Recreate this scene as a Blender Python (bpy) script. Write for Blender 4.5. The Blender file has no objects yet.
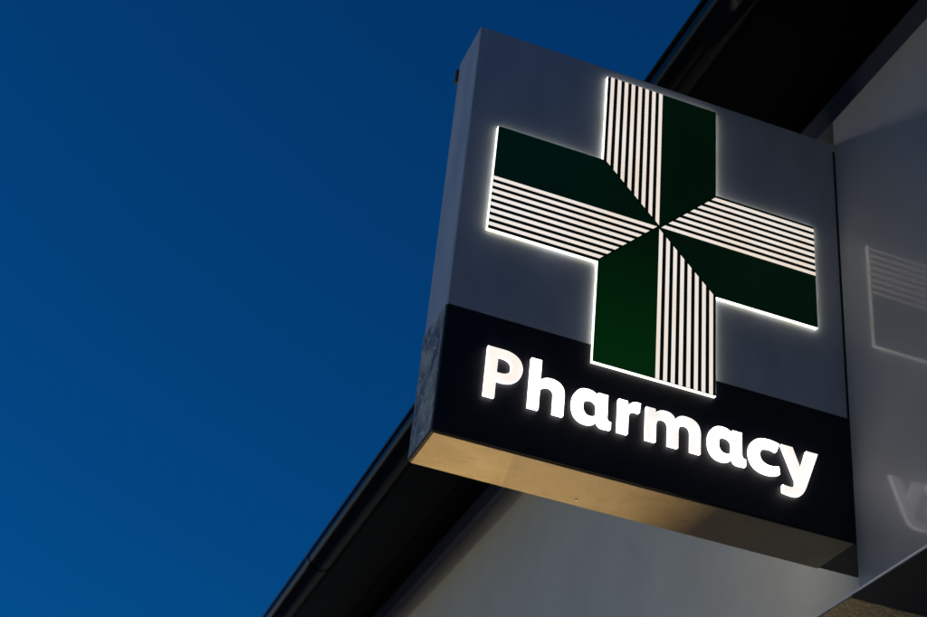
import bpy, bmesh, math, random
from mathutils import Vector, Matrix
random.seed(4)

CAM_C = (-1.74335, -2.60396, -1.52575)
CAM_R = ((0.9331722, -0.3468146, 0.094389), (0.2693668, 0.5009322, -0.8225013), (0.237973, 0.7929606, 0.5608763))
CAM_LENS = 58.589
STREET_E = .25
SKY_S = .05
SKY_TINT = (.03,.90,1.85)
FILL_GLOW = (.46,.41,.28)
STRIPE = .86
RIM = 2.6
LET = 6.5
SHOP_FILL = 5.4
WALL_C1, WALL_C2 = (.58,.54,.43), (.66,.615,.50)
PAN_C1, PAN_C2 = (.28,.275,.27), (.33,.325,.32)
S = bpy.context.scene
COL = S.collection
Z0 = 3.126                      # height of the sign's underside above the pavement

# ------------------------------------------------------------------ helpers
def new_mat(name):
    m = bpy.data.materials.new(name); m.use_nodes = True
    nt = m.node_tree
    return m, nt, nt.nodes['Principled BSDF']

def N(nt, t, **kw):
    n = nt.nodes.new(t)
    for k, v in kw.items():
        if hasattr(n, k): setattr(n, k, v)
        else: n.inputs[k].default_value = v
    return n

def ramp(nt, fac, stops):
    r = nt.nodes.new('ShaderNodeValToRGB')
    e = r.color_ramp.elements
    while len(e) < len(stops): e.new(0.5)
    for el, (p, c) in zip(e, stops):
        el.position = p; el.color = (c[0], c[1], c[2], 1)
    nt.links.new(fac, r.inputs['Fac'])
    return r

def noise(nt, scale, detail=4, rough=.55, vec=None, dist=0.0):
    n = nt.nodes.new('ShaderNodeTexNoise')
    n.inputs['Scale'].default_value = scale; n.inputs['Detail'].default_value = detail
    n.inputs['Roughness'].default_value = rough; n.inputs['Distortion'].default_value = dist
    if vec is None:
        tc = nt.nodes.new('ShaderNodeTexCoord'); vec = tc.outputs['Object']
    nt.links.new(vec, n.inputs['Vector'])
    return n

def bump(nt, b, height, strength, dist=.01):
    n = nt.nodes.new('ShaderNodeBump')
    n.inputs['Strength'].default_value = strength; n.inputs['Distance'].default_value = dist
    nt.links.new(height, n.inputs['Height']); nt.links.new(n.outputs['Normal'], b.inputs['Normal'])
    return n

def paint(name, c1, c2, rough=.4, scale=6, spec=.5, bump_s=0, bump_scale=60, coat=0, coat_r=.1, stretch=None, rough2=None):
    m, nt, b = new_mat(name)
    vec = None
    if stretch:
        tc = nt.nodes.new('ShaderNodeTexCoord'); mp = nt.nodes.new('ShaderNodeMapping')
        mp.inputs['Scale'].default_value = stretch
        nt.links.new(tc.outputs['Object'], mp.inputs['Vector']); vec = mp.outputs['Vector']
    n = noise(nt, scale, 6, .6, vec)
    r = ramp(nt, n.outputs['Fac'], [(.3, c1), (.7, c2)])
    nt.links.new(r.outputs['Color'], b.inputs['Base Color'])
    if rough2 is not None:
        rr = ramp(nt, n.outputs['Fac'], [(.3, (rough,)*3), (.7, (rough2,)*3)])
        nt.links.new(rr.outputs['Color'], b.inputs['Roughness'])
    else: b.inputs['Roughness'].default_value = rough
    b.inputs['Specular IOR Level'].default_value = spec
    b.inputs['Coat Weight'].default_value = coat; b.inputs['Coat Roughness'].default_value = coat_r
    if bump_s:
        n2 = noise(nt, bump_scale, 5, .6)
        bump(nt, b, n2.outputs['Fac'], bump_s)
    return m

def glow(name, col, strength, vary=.0, scale=5, base=(.8,.8,.78), var_col=None):
    m, nt, b = new_mat(name)
    b.inputs['Base Color'].default_value = (*base, 1)
    b.inputs['Roughness'].default_value = .35
    b.inputs['Emission Strength'].default_value = strength
    if vary:
        n = noise(nt, scale, 2, .5)
        r = ramp(nt, n.outputs['Fac'], [(.3, var_col or [c*(1-vary) for c in col]), (.65, col)])
        nt.links.new(r.outputs['Color'], b.inputs['Emission Color'])
    else: b.inputs['Emission Color'].default_value = (*col, 1)
    return m

def obj(name, bm, mats, parent=None, bevel=0, seg=2, smooth=False):
    me = bpy.data.meshes.new(name)
    bmesh.ops.recalc_face_normals(bm, faces=bm.faces)
    bm.to_mesh(me); bm.free()
    for m in (mats if isinstance(mats, (list, tuple)) else [mats]): me.materials.append(m)
    o = bpy.data.objects.new(name, me); COL.objects.link(o)
    if parent: o.parent = parent
    if smooth:
        for p in me.polygons: p.use_smooth = True
    if bevel:
        md = o.modifiers.new('Bevel', 'BEVEL'); md.width = bevel; md.segments = seg; md.limit_method = 'ANGLE'
    return o

def bx(bm, x0, x1, y0, y1, z0, z1, mi=0):
    v = [bm.verts.new(p) for p in ((x0,y0,z0),(x1,y0,z0),(x1,y1,z0),(x0,y1,z0),(x0,y0,z1),(x1,y0,z1),(x1,y1,z1),(x0,y1,z1))]
    for f in ((0,1,2,3),(4,5,6,7),(0,1,5,4),(1,2,6,5),(2,3,7,6),(3,0,4,7)):
        bm.faces.new([v[i] for i in f]).material_index = mi

def box(name, x0, x1, y0, y1, z0, z1, mat, parent=None, bevel=0):
    bm = bmesh.new(); bx(bm, x0, x1, y0, y1, z0, z1)
    return obj(name, bm, mat, parent, bevel)

def prism_xz(bm, poly, y0, y1, mi=0):
    a = [bm.verts.new((x, y0, z)) for x, z in poly]; b = [bm.verts.new((x, y1, z)) for x, z in poly]
    n = len(poly)
    fs = [bm.faces.new(a), bm.faces.new(b)]
    for i in range(n): fs.append(bm.faces.new((a[i], a[(i+1) % n], b[(i+1) % n], b[i])))
    for f in fs: f.material_index = mi
    return fs

def extrude_y(name, profile, y0, y1, mat, parent, closed=False, smooth=True, segs=1):
    bm = bmesh.new(); rows = []
    for k in range(segs+1):
        y = y0+(y1-y0)*k/segs
        rows.append([bm.verts.new((x, y, z)) for x, z in profile])
    n = len(profile)
    for a, b in zip(rows, rows[1:]):
        for i in range(n if closed else n-1):
            bm.faces.new((a[i], a[(i+1) % n], b[(i+1) % n], b[i]))
    return obj(name, bm, mat, parent, smooth=smooth)

def empty(name, loc=(0,0,0)):
    o = bpy.data.objects.new(name, None); o.location = loc; o.empty_display_size = .2
    COL.objects.link(o); return o

def tag(o, label, cat, group=None):
    o['label'] = label; o['category'] = cat
    if group: o['group'] = group

# ------------------------------------------------------------------ render, camera, light
S.render.engine = 'CYCLES'
S.view_settings.view_transform = 'Standard'; S.view_settings.look = 'None'
S.view_settings.gamma = 1; S.view_settings.exposure = 0
S.view_settings.use_curve_mapping = False

cd = bpy.data.cameras.new('camera'); cam = bpy.data.objects.new('camera', cd); COL.objects.link(cam)
S.camera = cam
right, down, fwd = CAM_R
cd.sensor_width = 36; cd.lens = CAM_LENS; cd.clip_start = .05; cd.clip_end = 2000
M = Matrix(((right[0], -down[0], -fwd[0]), (right[1], -down[1], -fwd[1]), (right[2], -down[2], -fwd[2])))
cam.matrix_world = Matrix.Translation(Vector(CAM_C)+Vector((0,0,Z0))) @ M.to_4x4()
cd.dof.use_dof = True; cd.dof.focus_distance = 3.35; cd.dof.aperture_fstop = 5.0

L = Vector((.95, -.393, -.188)).normalized()         # the way the low light travels
sd = bpy.data.lights.new('street_light', 'SUN'); street_light = bpy.data.objects.new('street_light', sd); COL.objects.link(street_light)  # sun-type lamp standing in for street light
sd.energy = STREET_E; sd.angle = math.radians(3); sd.color = (1, .89, .77)
street_light.location = (-20, 8, 12); street_light.rotation_euler = L.to_track_quat('-Z', 'Y').to_euler()

w = bpy.data.worlds.new('World'); S.world = w; w.use_nodes = True
nt = w.node_tree; bg = nt.nodes['Background']
sky = nt.nodes.new('ShaderNodeTexSky'); sky.sky_type = 'NISHITA'; sky.sun_disc = False
sky.sun_elevation = math.radians(10); sky.sun_rotation = math.atan2(-L.x, -L.y)
sky.altitude = 50; sky.air_density = 1; sky.dust_density = .4; sky.ozone_density = 3
tint = nt.nodes.new('ShaderNodeMix'); tint.data_type = 'RGBA'; tint.blend_type = 'MULTIPLY'
tint.inputs['Factor'].default_value = 1; tint.inputs[7].default_value = (*SKY_TINT, 1)
nt.links.new(sky.outputs['Color'], tint.inputs[6]); # added pale glow low along the horizon, standing in for street light
tc = nt.nodes.new('ShaderNodeTexCoord'); sx = nt.nodes.new('ShaderNodeSeparateXYZ'); mr = nt.nodes.new('ShaderNodeMapRange')
nt.links.new(tc.outputs['Generated'], sx.inputs[0]); nt.links.new(sx.outputs['Z'], mr.inputs['Value'])
mr.interpolation_type = 'SMOOTHSTEP'
for k, v in (('From Min', 0), ('From Max', .26), ('To Min', 1), ('To Max', 0)): mr.inputs[k].default_value = v
hz = nt.nodes.new('ShaderNodeMix'); hz.data_type = 'RGBA'
nt.links.new(mr.outputs['Result'], hz.inputs[0]); nt.links.new(tint.outputs[2], hz.inputs[6]); hz.inputs[7].default_value = (*[c/SKY_S for c in FILL_GLOW], 1)
nt.links.new(hz.outputs[2], bg.inputs['Color'])
bg.inputs['Strength'].default_value = SKY_S

# ------------------------------------------------------------------ materials
grey_paint = paint('grey sign paint', (.38,.39,.395), (.48,.49,.495), .34, 5, bump_s=.04, bump_scale=180, stretch=(2.2,2.2,.7), rough2=.5)
navy_vinyl = paint('navy vinyl', (.0045,.0050,.0085), (.0085,.0090,.0135), .36, 7, spec=.25, bump_s=.03, bump_scale=120, rough2=.55)
navy_case = paint('navy casing', (.008,.009,.013), (.014,.014,.018), .55, 20)
bracket_metal = paint('bracket metal', (.03,.03,.03), (.06,.06,.055), .5, 30)

screw_metal = paint('worn screw head', (.5,.48,.42), (.7,.67,.6), .25, 60)
# ------------------------------------------------------------------ the sign
W, H, D, HB = 1.0, 1.158, .1562, .3187
sign = empty('pharmacy_sign', (0, 0, Z0))
tag(sign, 'grey and navy box sign with lit green cross and glowing white lettering, projecting from wall', 'shop sign')
G = .003
box('casing', -W, -G, .003, D-.003, HB, H, grey_paint, sign, .003)
box('lower_casing', -W, -G, .003, D-.003, 0, HB, navy_case, sign, .002)
m_spine = paint('spine paint', (.05,.045,.035), (.08,.07,.055), .6, 14)
box('mounting_spine', -G+.0005, .099, .006, D-.004, .001, H-.02, m_spine, sign)
for side in (0, 1):
    ya, yb = (0, .005) if side == 0 else (D-.005, D)
    box('face_panel', -W+.0015, -G-.001, ya, yb, HB, H-.0015, grey_paint, sign, .0012)
    box('band_panel', -W+.0015, -G-.001, ya, yb, .0015, HB-.0006, navy_vinyl, sign, .0012)

# wrinkled foil on the outer end
m, nt, b = new_mat('wrinkled end foil')
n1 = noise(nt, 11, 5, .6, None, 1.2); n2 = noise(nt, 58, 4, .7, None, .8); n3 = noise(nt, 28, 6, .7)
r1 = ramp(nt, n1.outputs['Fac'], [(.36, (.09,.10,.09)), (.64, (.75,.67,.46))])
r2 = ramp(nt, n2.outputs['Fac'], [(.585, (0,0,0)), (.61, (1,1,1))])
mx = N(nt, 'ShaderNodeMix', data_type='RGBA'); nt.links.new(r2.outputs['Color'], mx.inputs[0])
nt.links.new(r1.outputs['Color'], mx.inputs[6]); mx.inputs[7].default_value = (.95,.90,.66,1)  # cream flecks paint in glints of street light on the wrinkles
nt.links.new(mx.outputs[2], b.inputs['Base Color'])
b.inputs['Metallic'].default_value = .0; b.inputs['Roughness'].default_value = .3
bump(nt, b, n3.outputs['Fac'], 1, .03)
end_foil = m
bm = bmesh.new(); bx(bm, -W-.0018, -W+.004, .006, D-.004, .005, HB-.001)
obj('end_foil', bm, end_foil, sign, .001)

# underside: two sheets, the outer one paler to paint in its brighter light, both yellowed and rusty at the edges
def under_mat(name, a, b_, c, rust):
    m, nt, b = new_mat(name)
    n1 = noise(nt, 7, 6, .6, None, .5); n2 = noise(nt, 24, 8, .7); n3 = noise(nt, 160, 3, .6)
    r1 = ramp(nt, n1.outputs['Fac'], [(.3, a), (.52, b_), (.75, c)])
    r2 = ramp(nt, n2.outputs['Fac'], [(.55, (0,0,0)), (.78, (.5,)*3)])
    mx = N(nt, 'ShaderNodeMix', data_type='RGBA'); nt.links.new(r2.outputs['Color'], mx.inputs[0])
    nt.links.new(r1.outputs['Color'], mx.inputs[6]); mx.inputs[7].default_value = (*rust, 1)
    nt.links.new(mx.outputs[2], b.inputs['Base Color'])
    b.inputs['Roughness'].default_value = .45
    bump(nt, b, n3.outputs['Fac'], .05)
    return m
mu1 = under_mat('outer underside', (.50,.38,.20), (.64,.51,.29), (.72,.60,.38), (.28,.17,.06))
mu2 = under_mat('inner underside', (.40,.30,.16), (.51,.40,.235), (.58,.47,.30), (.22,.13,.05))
def plate(name, x0, x1, skew0, skew1, mat):
    bm = bmesh.new()
    y0, y1 = .005, D-.004
    poly = [(x0+skew0, y0), (x1, y0), (x1+skew1, y1), (x0+skew0*2, y1)]
    lo = [bm.verts.new((x, y, -.0022)) for x, y in poly]; hi = [bm.verts.new((x, y, .002)) for x, y in poly]
    bm.faces.new(lo); bm.faces.new(hi)
    for i in range(4): bm.faces.new((lo[i], lo[(i+1) % 4], hi[(i+1) % 4], hi[i]))
    return obj(name, bm, mat, sign)
plate('underside_plate', -W+.006, -.815, 0, .030, mu1)
bm = bmesh.new()
poly = [(-.81485,.005), (-.004,.005), (-.004,D-.004), (-.78485,D-.004)]
lo = [bm.verts.new((x, y, -.0022)) for x, y in poly]; hi = [bm.verts.new((x, y, .002)) for x, y in poly]
bm.faces.new(lo); bm.faces.new(hi)
for i in range(4): bm.faces.new((lo[i], lo[(i+1) % 4], hi[(i+1) % 4], hi[i]))
obj('underside_plate', bm, mu2, sign)
def screw(x, y, z, axis):
    bm = bmesh.new()
    bmesh.ops.create_cone(bm, cap_ends=True, segments=14, radius1=.0035, radius2=.0025, depth=.0024)
    if axis == 'x': bmesh.ops.rotate(bm, verts=bm.verts, matrix=Matrix.Rotation(math.pi/2, 3, 'Y'))
    bmesh.ops.translate(bm, verts=bm.verts, vec=(x, y, z))
    return obj('screw', bm, screw_metal, sign, smooth=False)
for x in (-.62,): screw(x, .125, -.0032, 'z')
bm = bmesh.new(); bx(bm, -W-.006, -W+.02, D-.001, D+.012, H-.058, H-.016)
obj('fixing_tab', bm, bracket_metal, sign, .002)

# ---- the cross
CX, CZ, A, LN, E = -.5044, .6955, .153, .4262, .0108
stripe_glow = glow('lit white stripe', (1,.905,.82), STRIPE, .14, 4, var_col=(.93,.77,.60))
rim_glow = glow('lit acrylic edge', (1,.985,.95), RIM, .35, 14, var_col=(.80,.80,.58))
def green_mat(name, col, em, s):
    m, nt, b = new_mat(name)
    b.inputs['Base Color'].default_value = (*col, 1); b.inputs['Roughness'].default_value = .45
    n = noise(nt, 3, 2)
    r = ramp(nt, n.outputs['Fac'], [(.3, [c*.7 for c in em]), (.7, em)])
    nt.links.new(r.outputs['Color'], b.inputs['Emission Color']); b.inputs['Emission Strength'].default_value = s
    b.inputs['Specular IOR Level'].default_value = .25
    return m
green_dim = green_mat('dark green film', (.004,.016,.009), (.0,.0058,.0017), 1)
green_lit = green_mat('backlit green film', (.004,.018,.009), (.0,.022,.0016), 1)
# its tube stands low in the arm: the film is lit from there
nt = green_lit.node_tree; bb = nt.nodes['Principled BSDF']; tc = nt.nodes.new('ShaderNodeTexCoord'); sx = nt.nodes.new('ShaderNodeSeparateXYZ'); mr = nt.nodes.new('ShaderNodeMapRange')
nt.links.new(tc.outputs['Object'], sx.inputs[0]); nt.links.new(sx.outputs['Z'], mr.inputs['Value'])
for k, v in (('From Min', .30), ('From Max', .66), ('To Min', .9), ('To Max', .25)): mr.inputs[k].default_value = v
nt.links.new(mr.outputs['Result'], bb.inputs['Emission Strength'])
black_film = green_mat('dark stripe film', (.004,.012,.008), (.0,.0016,.0006), 1)

def build_cross(front):
    s = 1 if front else -1                   # the back carries the same cross, mirrored
    def P(u, v): return (CX+s*u, CZ+v)
    fy = -E if front else D+E
    by = -.0002 if front else D+.0002
    def slab(bm, poly, d0, d1, mi=0):        # d measured from the film plane outward
        q = [P(u, v) for u, v in poly]
        ys = sorted((fy-s*d0, fy-s*d1)); prism_xz(bm, q, ys[0], ys[1], mi)
    out = [(-A,LN),(A,LN),(A,A),(LN,A),(LN,-A),(A,-A),(A,-LN),(-A,-LN),(-A,-A),(-LN,-A),(-LN,A),(-A,A)]
    bm = bmesh.new()
    q = [P(u, v) for u, v in out]; ys = sorted((by, fy+s*.0022))
    prism_xz(bm, q, ys[0], ys[1])
    cr = obj('cross', bm, rim_glow, sign)
    bm = bmesh.new(); j = .0012
    slab(bm, [(u-math.copysign(j, u), v-math.copysign(j, v)) for u, v in out], -.0025, -.0006)
    obj('film_backing', bm, black_film, cr)
    # green halves: arm named by direction, half on one side of the axis, ended on the diagonal
    rot = lambda p, k: [(u, v) if k == 0 else (v, -u) if k == 1 else (-u, -v) if k == 2 else (-v, u) for u, v in p]
    solid = [(0,0),(A,A),(A,LN),(0,LN)]      # right half of the top arm
    striped = [(0,0),(0,LN),(-A,LN),(-A,A)]
    i = .0012
    for k in range(4):                        # top, right, bottom, left
        bm = bmesh.new(); slab(bm, rot([(0,.0),(A-i,A-i),(A-i,LN-i),(0,LN-i)], k), -.002, 0)
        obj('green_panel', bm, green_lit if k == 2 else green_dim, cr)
        bm = bmesh.new(); slab(bm, rot([(-.0004,.0006),(-.0004,LN-i),(-A+i,LN-i),(-A+i,A+.0006)], k), -.002, -.0001)
        sp = obj('striped_panel', bm, black_film, cr)
        bm = bmesh.new(); per = A/8
        for j in range(8):
            u1 = -j*per-.0006; u0 = u1-per*.50
            g = .0052
            slab(bm, rot([(u1, -u1+g), (u1, LN-i*1.2), (u0, LN-i*1.2), (u0, -u0+g)], k), -.0015, .0006)
        obj('stripes', bm, stripe_glow, sp)
    return cr
build_cross(True); build_cross(False)

# ---- the letters
PATHS = {
'P': ["M -.9046 .104 L -.9046 .2285 L -.868 .2285 C -.839 .2285 -.8206 .2135 -.8206 .189 C -.8206 .163 -.840 .147 -.866 .147 L -.879 .147 L -.879 .104",
      "M -.879 .168 L -.879 .2075 L -.869 .2075 C -.855 .2075 -.847 .2005 -.847 .1885 C -.847 .1755 -.855 .168 -.869 .168"],
'h': ["M -.8035 .104 L -.8035 .2285 L -.778 .2285 L -.778 .179 C -.772 .186 -.764 .189 -.754 .189 C -.733 .189 -.7205 .177 -.7205 .155 L -.7205 .104 L -.746 .104 L -.746 .150 C -.746 .161 -.750 .166 -.759 .166 C -.768 .166 -.778 .158 -.778 .148 L -.778 .104"],
'a': ["M -.6185 .187 L -.6430 .187 L -.6445 .180 C -.650 .186 -.658 .189 -.669 .189 C -.690 .189 -.703 .171 -.703 .145 C -.703 .118 -.690 .1018 -.668 .1018 C -.656 .1018 -.648 .106 -.642 .114 C -.640 .106 -.634 .1025 -.626 .1025 L -.609 .1035 L -.609 .122 C -.616 .122 -.6185 .125 -.6185 .131",
      "M -.6445 .150 C -.6445 .158 -.650 .164 -.659 .164 C -.670 .164 -.676 .157 -.676 .144 C -.676 .131 -.670 .123 -.660 .123 C -.650 .123 -.6445 .130 -.6445 .138"],
'r': ["M -.594 .104 L -.594 .187 L -.5715 .187 L -.570 .176 C -.565 .186 -.557 .190 -.547 .190 C -.545 .190 -.542 .1895 -.540 .189 L -.5425 .1645 C -.545 .165 -.548 .1655 -.551 .1655 C -.562 .1655 -.5685 .157 -.5685 .143 L -.5685 .104"],
'm': ["M -.527 .104 L -.527 .187 L -.5045 .187 L -.503 .178 C -.497 .186 -.490 .189 -.480 .189 C -.468 .189 -.460 .184 -.456 .175 C -.450 .184 -.442 .189 -.430 .189 C -.407 .189 -.393 .177 -.393 .153 L -.393 .104 L -.4185 .104 L -.4185 .149 C -.4185 .160 -.423 .166 -.431 .166 C -.441 .166 -.4475 .158 -.4475 .146 L -.4475 .104 L -.473 .104 L -.473 .149 C -.473 .160 -.477 .166 -.485 .166 C -.495 .166 -.5015 .158 -.5015 .146 L -.5015 .104"],
'c': ["M -.1965 .185 C -.206 .188 -.216 .1895 -.228 .1895 C -.256 .1895 -.274 .172 -.274 .145 C -.274 .117 -.257 .100 -.228 .100 C -.216 .100 -.205 .103 -.1965 .108 L -.1985 .1275 C -.206 .125 -.213 .1235 -.220 .1235 C -.236 .1235 -.246 .131 -.246 .145 C -.246 .159 -.237 .166 -.222 .166 C -.215 .166 -.210 .165 -.204 .1625"],
'y': ["M -.1925 .187 L -.163 .187 L -.143 .137 L -.128 .187 L -.0975 .187 L -.128 .100 C -.137 .075 -.145 .064 -.164 .064 C -.174 .064 -.184 .065 -.191 .067 L -.191 .0855 C -.183 .0845 -.178 .084 -.172 .084 C -.164 .084 -.160 .088 -.158 .095 L -.158 .104"],
}
def parse(d):
    t = d.split(); pts = []; i = 0
    while i < len(t):
        c = t[i]; i += 1
        if c in 'ML': pts.append((float(t[i]), float(t[i+1]))); i += 2
        else:
            p0 = pts[-1]; q = [float(v) for v in t[i:i+6]]; i += 6
            p1, p2, p3 = q[0:2], q[2:4], q[4:6]
            for k in range(1, 11):
                s = k/10; a = 1-s
                pts.append(tuple(a**3*p0[j]+3*a*a*s*p1[j]+3*a*s*s*p2[j]+s**3*p3[j] for j in (0, 1)))
    return pts
LE = .0115
def letter(ch, dx, front, face, wall):
    cu = bpy.data.curves.new('letter', 'CURVE'); cu.dimensions = '2D'; cu.fill_mode = 'BOTH'
    cu.extrude = LE/2-.0022; cu.bevel_depth = .0022; cu.bevel_resolution = 3; cu.offset = -.0027
    for d in PATHS[ch]:
        pts = parse(d); sp = cu.splines.new('POLY'); sp.points.add(len(pts)-1)
        for p, (x, z) in zip(sp.points, pts): p.co = (x+dx+.0043, z+.0065, 0, 1)
        sp.use_cyclic_u = True
    tmp = bpy.data.objects.new('letter', cu); COL.objects.link(tmp)
    dg = bpy.context.evaluated_depsgraph_get()
    me = bpy.data.meshes.new_from_object(tmp.evaluated_get(dg))
    bpy.data.objects.remove(tmp)
    me.transform(Matrix.Rotation(math.pi/2, 4, 'X'))           # curve z becomes -y: the face looks to -y
    if front: me.transform(Matrix.Translation((0, -LE/2+.0002, 0)))
    else: me.transform(Matrix.Rotation(math.pi, 4, 'Z')); me.transform(Matrix.Translation((-1.0, D+LE/2-.0002, 0)))
    me.materials.clear(); me.materials.append(face); me.materials.append(wall)
    for p in me.polygons: p.material_index = 0 if abs(p.normal.y) > .8 else 1
    o = bpy.data.objects.new('letter', me); COL.objects.link(o); o.parent = sign
    return o
face_cream = glow('letter face cream', (1,.945,.87), 1.03, .10, 16, base=(.3,.3,.3), var_col=(.95,.85,.75))
face_white = glow('letter face white', (1,.93,.87), LET*1.0, .12, 9)
face_mid = glow('letter face mixed', (1,.94,.89), 1.15, .2, 18, var_col=(.74,.67,.59))
wall_white = glow('letter side', (1,.95,.90), 3.0)
for fr in (True, False):
    for ch, dx, fm in (('P',0,face_cream),('h',0,face_white),('a',0,face_white),('r',0,face_white),('m',0,face_mid),('a',.3275,face_white),('c',0,face_white),('y',0,face_mid)):
        letter(ch, dx, fr, fm if fr else face_white, wall_white)

# ------------------------------------------------------------------ the building
bld = empty('shop_building', (0, 0, 0))
tag(bld, 'grey rendered shop building with glossy black eaves, gutter and grey fascia panel beside the sign', 'building')
Z = lambda v: v+Z0
wall_mat = paint('smooth grey wall paint', WALL_C1, WALL_C2, .62, 3.2, spec=.12, bump_s=.12, bump_scale=70)
panel_mat = paint('satin grey panel', PAN_C1, PAN_C2, .45, 4.5, bump_s=.012, bump_scale=120, coat=.45, coat_r=.085)
black_gloss = paint('black gloss plastic', (.003,.003,.0035), (.005,.005,.006), .15, 20, spec=.2, bump_s=.02, bump_scale=40)
black_board = paint('black painted board', (.0010,.0010,.0011), (.0022,.0021,.0022), .35, 14, spec=.08, stretch=(8,.6,8))
frieze_mat = paint('dark blue grey trim', (.33,.36,.46), (.38,.41,.50), .5, 10)
light_band_mat = paint('painted eave light band', (.70,.64,.58), (.78,.72,.66), .5, 8)
canopy_lit_mat = paint('lit rough render', (.07,.068,.056), (.52,.49,.38), .36, 110, bump_s=1, bump_scale=130)
Y0, Y1 = -4.0, 9.0
box('wall', .10, .38, D+.0, Y1, 0, Z(1.462), wall_mat, bld)
box('wall', .10, .38, Y0, D-.0002, 0, Z(1.462), wall_mat, bld)
LX, LZ = -.28, -.335            # outer top edge of the canopy below the sign
box('fascia_panel', 0, .0985, Y0+.02, -.0015, Z(LZ-.005), Z(1.236), panel_mat, bld, .002)
box('frieze_board', -.0+.085, .0995, Y0, Y1, Z(1.371), Z(1.4565), frieze_mat, bld)
box('eave_light_band', .0965, .0998, .7, Y1, Z(1.253), Z(1.3705), light_band_mat, bld, .002)  # thin strip painting in the soft band of light under the eaves
# soffit boards with tongue joints
bm = bmesh.new()
xs = [-.285, -.03, .086]
for a, b_ in zip(xs, xs[1:]): bx(bm, a+.0015, b_-.0015, Y0, Y1, Z(1.458), Z(1.474))
bx(bm, -.285, .0995, Y0, Y1, Z(1.466), Z(1.484))
obj('soffit', bm, black_board, bld, .0015)
box('eaves_board', -.303, -.2855, Y0, Y1, Z(1.395), Z(1.4765), black_board, bld, .003)
# half-round gutter with rolled lip, open at the top
r, xc, zc = .063, -.3690+.0005, Z(1.405)
prof = []
for k in range(0, 25):
    a = math.radians(-2+k*184/24); prof.append((xc-r*math.cos(a), zc-r*math.sin(a)))
lip = [(xc-r-.001+.007*math.cos(t)-.002, zc+.006+.007*math.sin(t)) for t in [math.radians(x) for x in range(-60, -330, -30)]]
inner = [(xc-(r-.003)*math.cos(math.radians(2+k*176/24)), zc-(r-.003)*math.sin(math.radians(2+k*176/24))) for k in range(24, -1, -1)]
gut = extrude_y('gutter', list(reversed(lip))+prof+inner, Y0, Y1, black_gloss, bld, closed=True)
for y in (-1.0, 1.35, 3.8, 6.2):
    pr = [(xc-(r+.004)*math.cos(math.radians(k*180/20)), zc-(r+.004)*math.sin(math.radians(k*180/20))) for k in range(21)]
    pr += [(xc-(r-.001)*math.cos(math.radians(k*180/20)), zc-(r-.001)*math.sin(math.radians(k*180/20))) for k in range(20, -1, -1)]
    #joint sleeve of the gutter
    extrude_y('gutter_joint', pr, y, y+.05, black_gloss, bld, closed=True)
# roof slab behind the gutter, kept under the gutter's outline
slate = paint('roof slate', (.03,.032,.036), (.06,.062,.066), .6, 9, bump_s=.3, bump_scale=30)
bm = bmesh.new(); prism_xz(bm, [(-.315, Z(1.478)), (3.4, Z(3.0)), (3.4, Z(3.06)), (-.335, Z(1.50))], Y0, Y1)
obj('roof', bm, slate, bld)
# lower ledge of lit rough render, under the fascia panel; its light edge painted as two sheet tones
canopy_shade_mat = paint('shaded canopy sheet', (.026,.035,.055), (.036,.046,.070), .8, 9, spec=.02, bump_s=.12, bump_scale=60)
edge_light_mat = paint('painted canopy edge highlight', (.72,.70,.66), (.85,.83,.79), .3, 30)
bm = bmesh.new(); bx(bm, LX+.002, .098, Y0, -.392, Z(LZ-.008), Z(LZ-.001)); obj('canopy_sheet', bm, canopy_shade_mat, bld)  # darker sheet paints in the shaded near part
bm = bmesh.new(); bx(bm, LX+.002, .098, -.389, Y1, Z(LZ-.008), Z(LZ-.001)); obj('canopy_sheet', bm, canopy_lit_mat, bld)  # paler sheet paints in the warm-lit far part
box('canopy_edge_light', LX, LX+.0035, Y0, Y1, Z(LZ-.0042), Z(LZ), edge_light_mat, bld, .001)  # pale strip painting in the light caught along the canopy edge
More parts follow.
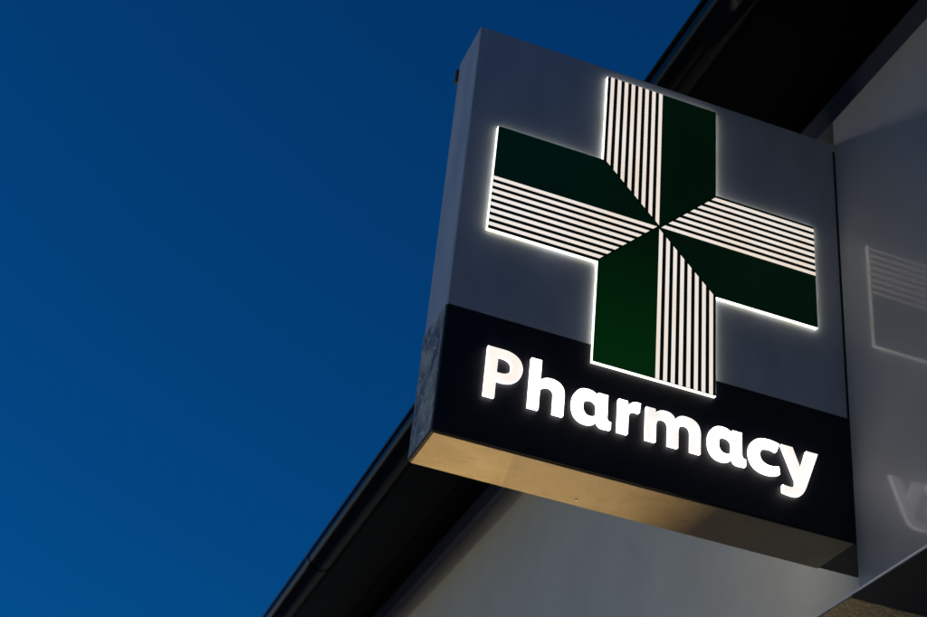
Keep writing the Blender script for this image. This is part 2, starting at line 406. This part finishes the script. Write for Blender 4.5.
# added unseen shopfront, its glowing panes light the sign's underside
stone = paint('added riser and kerb stone', (.10,.10,.11), (.15,.15,.155), .5, 8)
added_frame_m = paint('added window frame', (.02,.02,.022), (.03,.03,.032), .35, 10)
glow_pane_m = glow('added window glow', (1,.70,.33), SHOP_FILL, .25, 1.3, base=(.5,.45,.35))
bm = bmesh.new(); bx(bm, .02, .099, Y0, 5.1, 0, .45); obj('added_stall_riser', bm, stone, bld, .004)
yy = .12
while yy < 5:
    y1 = yy+1.1
    bm = bmesh.new()
    for a in ((yy, yy+.06, .45, 2.46), (y1-.06, y1, .45, 2.46), (yy+.06, y1-.06, .45, .51), (yy+.06, y1-.06, 2.40, 2.46)):
        bx(bm, .015, .097, a[0], a[1], a[2]+.001, a[3])
    fr = obj('added_window', bm, added_frame_m, bld, .003)
    box('glow_pane', .06, .07, yy+.058, y1-.058, .505, 2.405, glow_pane_m, fr)
    yy = y1+.004

# ------------------------------------------------------------------ the ground
def sheet(name, x0, x1, y0, y1, z, mat):
    bm = bmesh.new(); f = bm.faces.new([bm.verts.new(p) for p in ((x0,y0,z),(x1,y0,z),(x1,y1,z),(x0,y1,z))])
    o = obj(name, bm, mat); o['kind'] = 'structure'; return o
asphalt = paint('asphalt', (.035,.035,.037), (.06,.06,.062), .8, 40, bump_s=.4, bump_scale=300)
earth = paint('ground', (.05,.05,.045), (.08,.08,.07), .9, 2)
m, nt, b = new_mat('paving slabs')
br = nt.nodes.new('ShaderNodeTexBrick'); tc = nt.nodes.new('ShaderNodeTexCoord')
nt.links.new(tc.outputs['Object'], br.inputs['Vector'])
br.inputs['Color1'].default_value = (.15,.15,.15,1); br.inputs['Color2'].default_value = (.20,.20,.195,1); br.inputs['Mortar'].default_value = (.10,.10,.09,1)
br.inputs['Scale'].default_value = 1; br.inputs['Brick Width'].default_value = .6; br.inputs['Row Height'].default_value = .45; br.inputs['Mortar Size'].default_value = .006
nt.links.new(br.outputs['Color'], b.inputs['Base Color']); b.inputs['Roughness'].default_value = .7
sheet('ground', -600, 600, -600, 600, -.13, earth)
sheet('road', -11, -3.2, -300, 300, -.124, asphalt)
bm = bmesh.new(); bx(bm, -3.05, .11, -40, 40, -.12, 0); o = obj('pavement', bm, m); o['kind'] = 'structure'
bm = bmesh.new(); bx(bm, -3.2, -3.052, -40, 40, -.12, .002); o = obj('kerb', bm, stone); o['kind'] = 'structure'
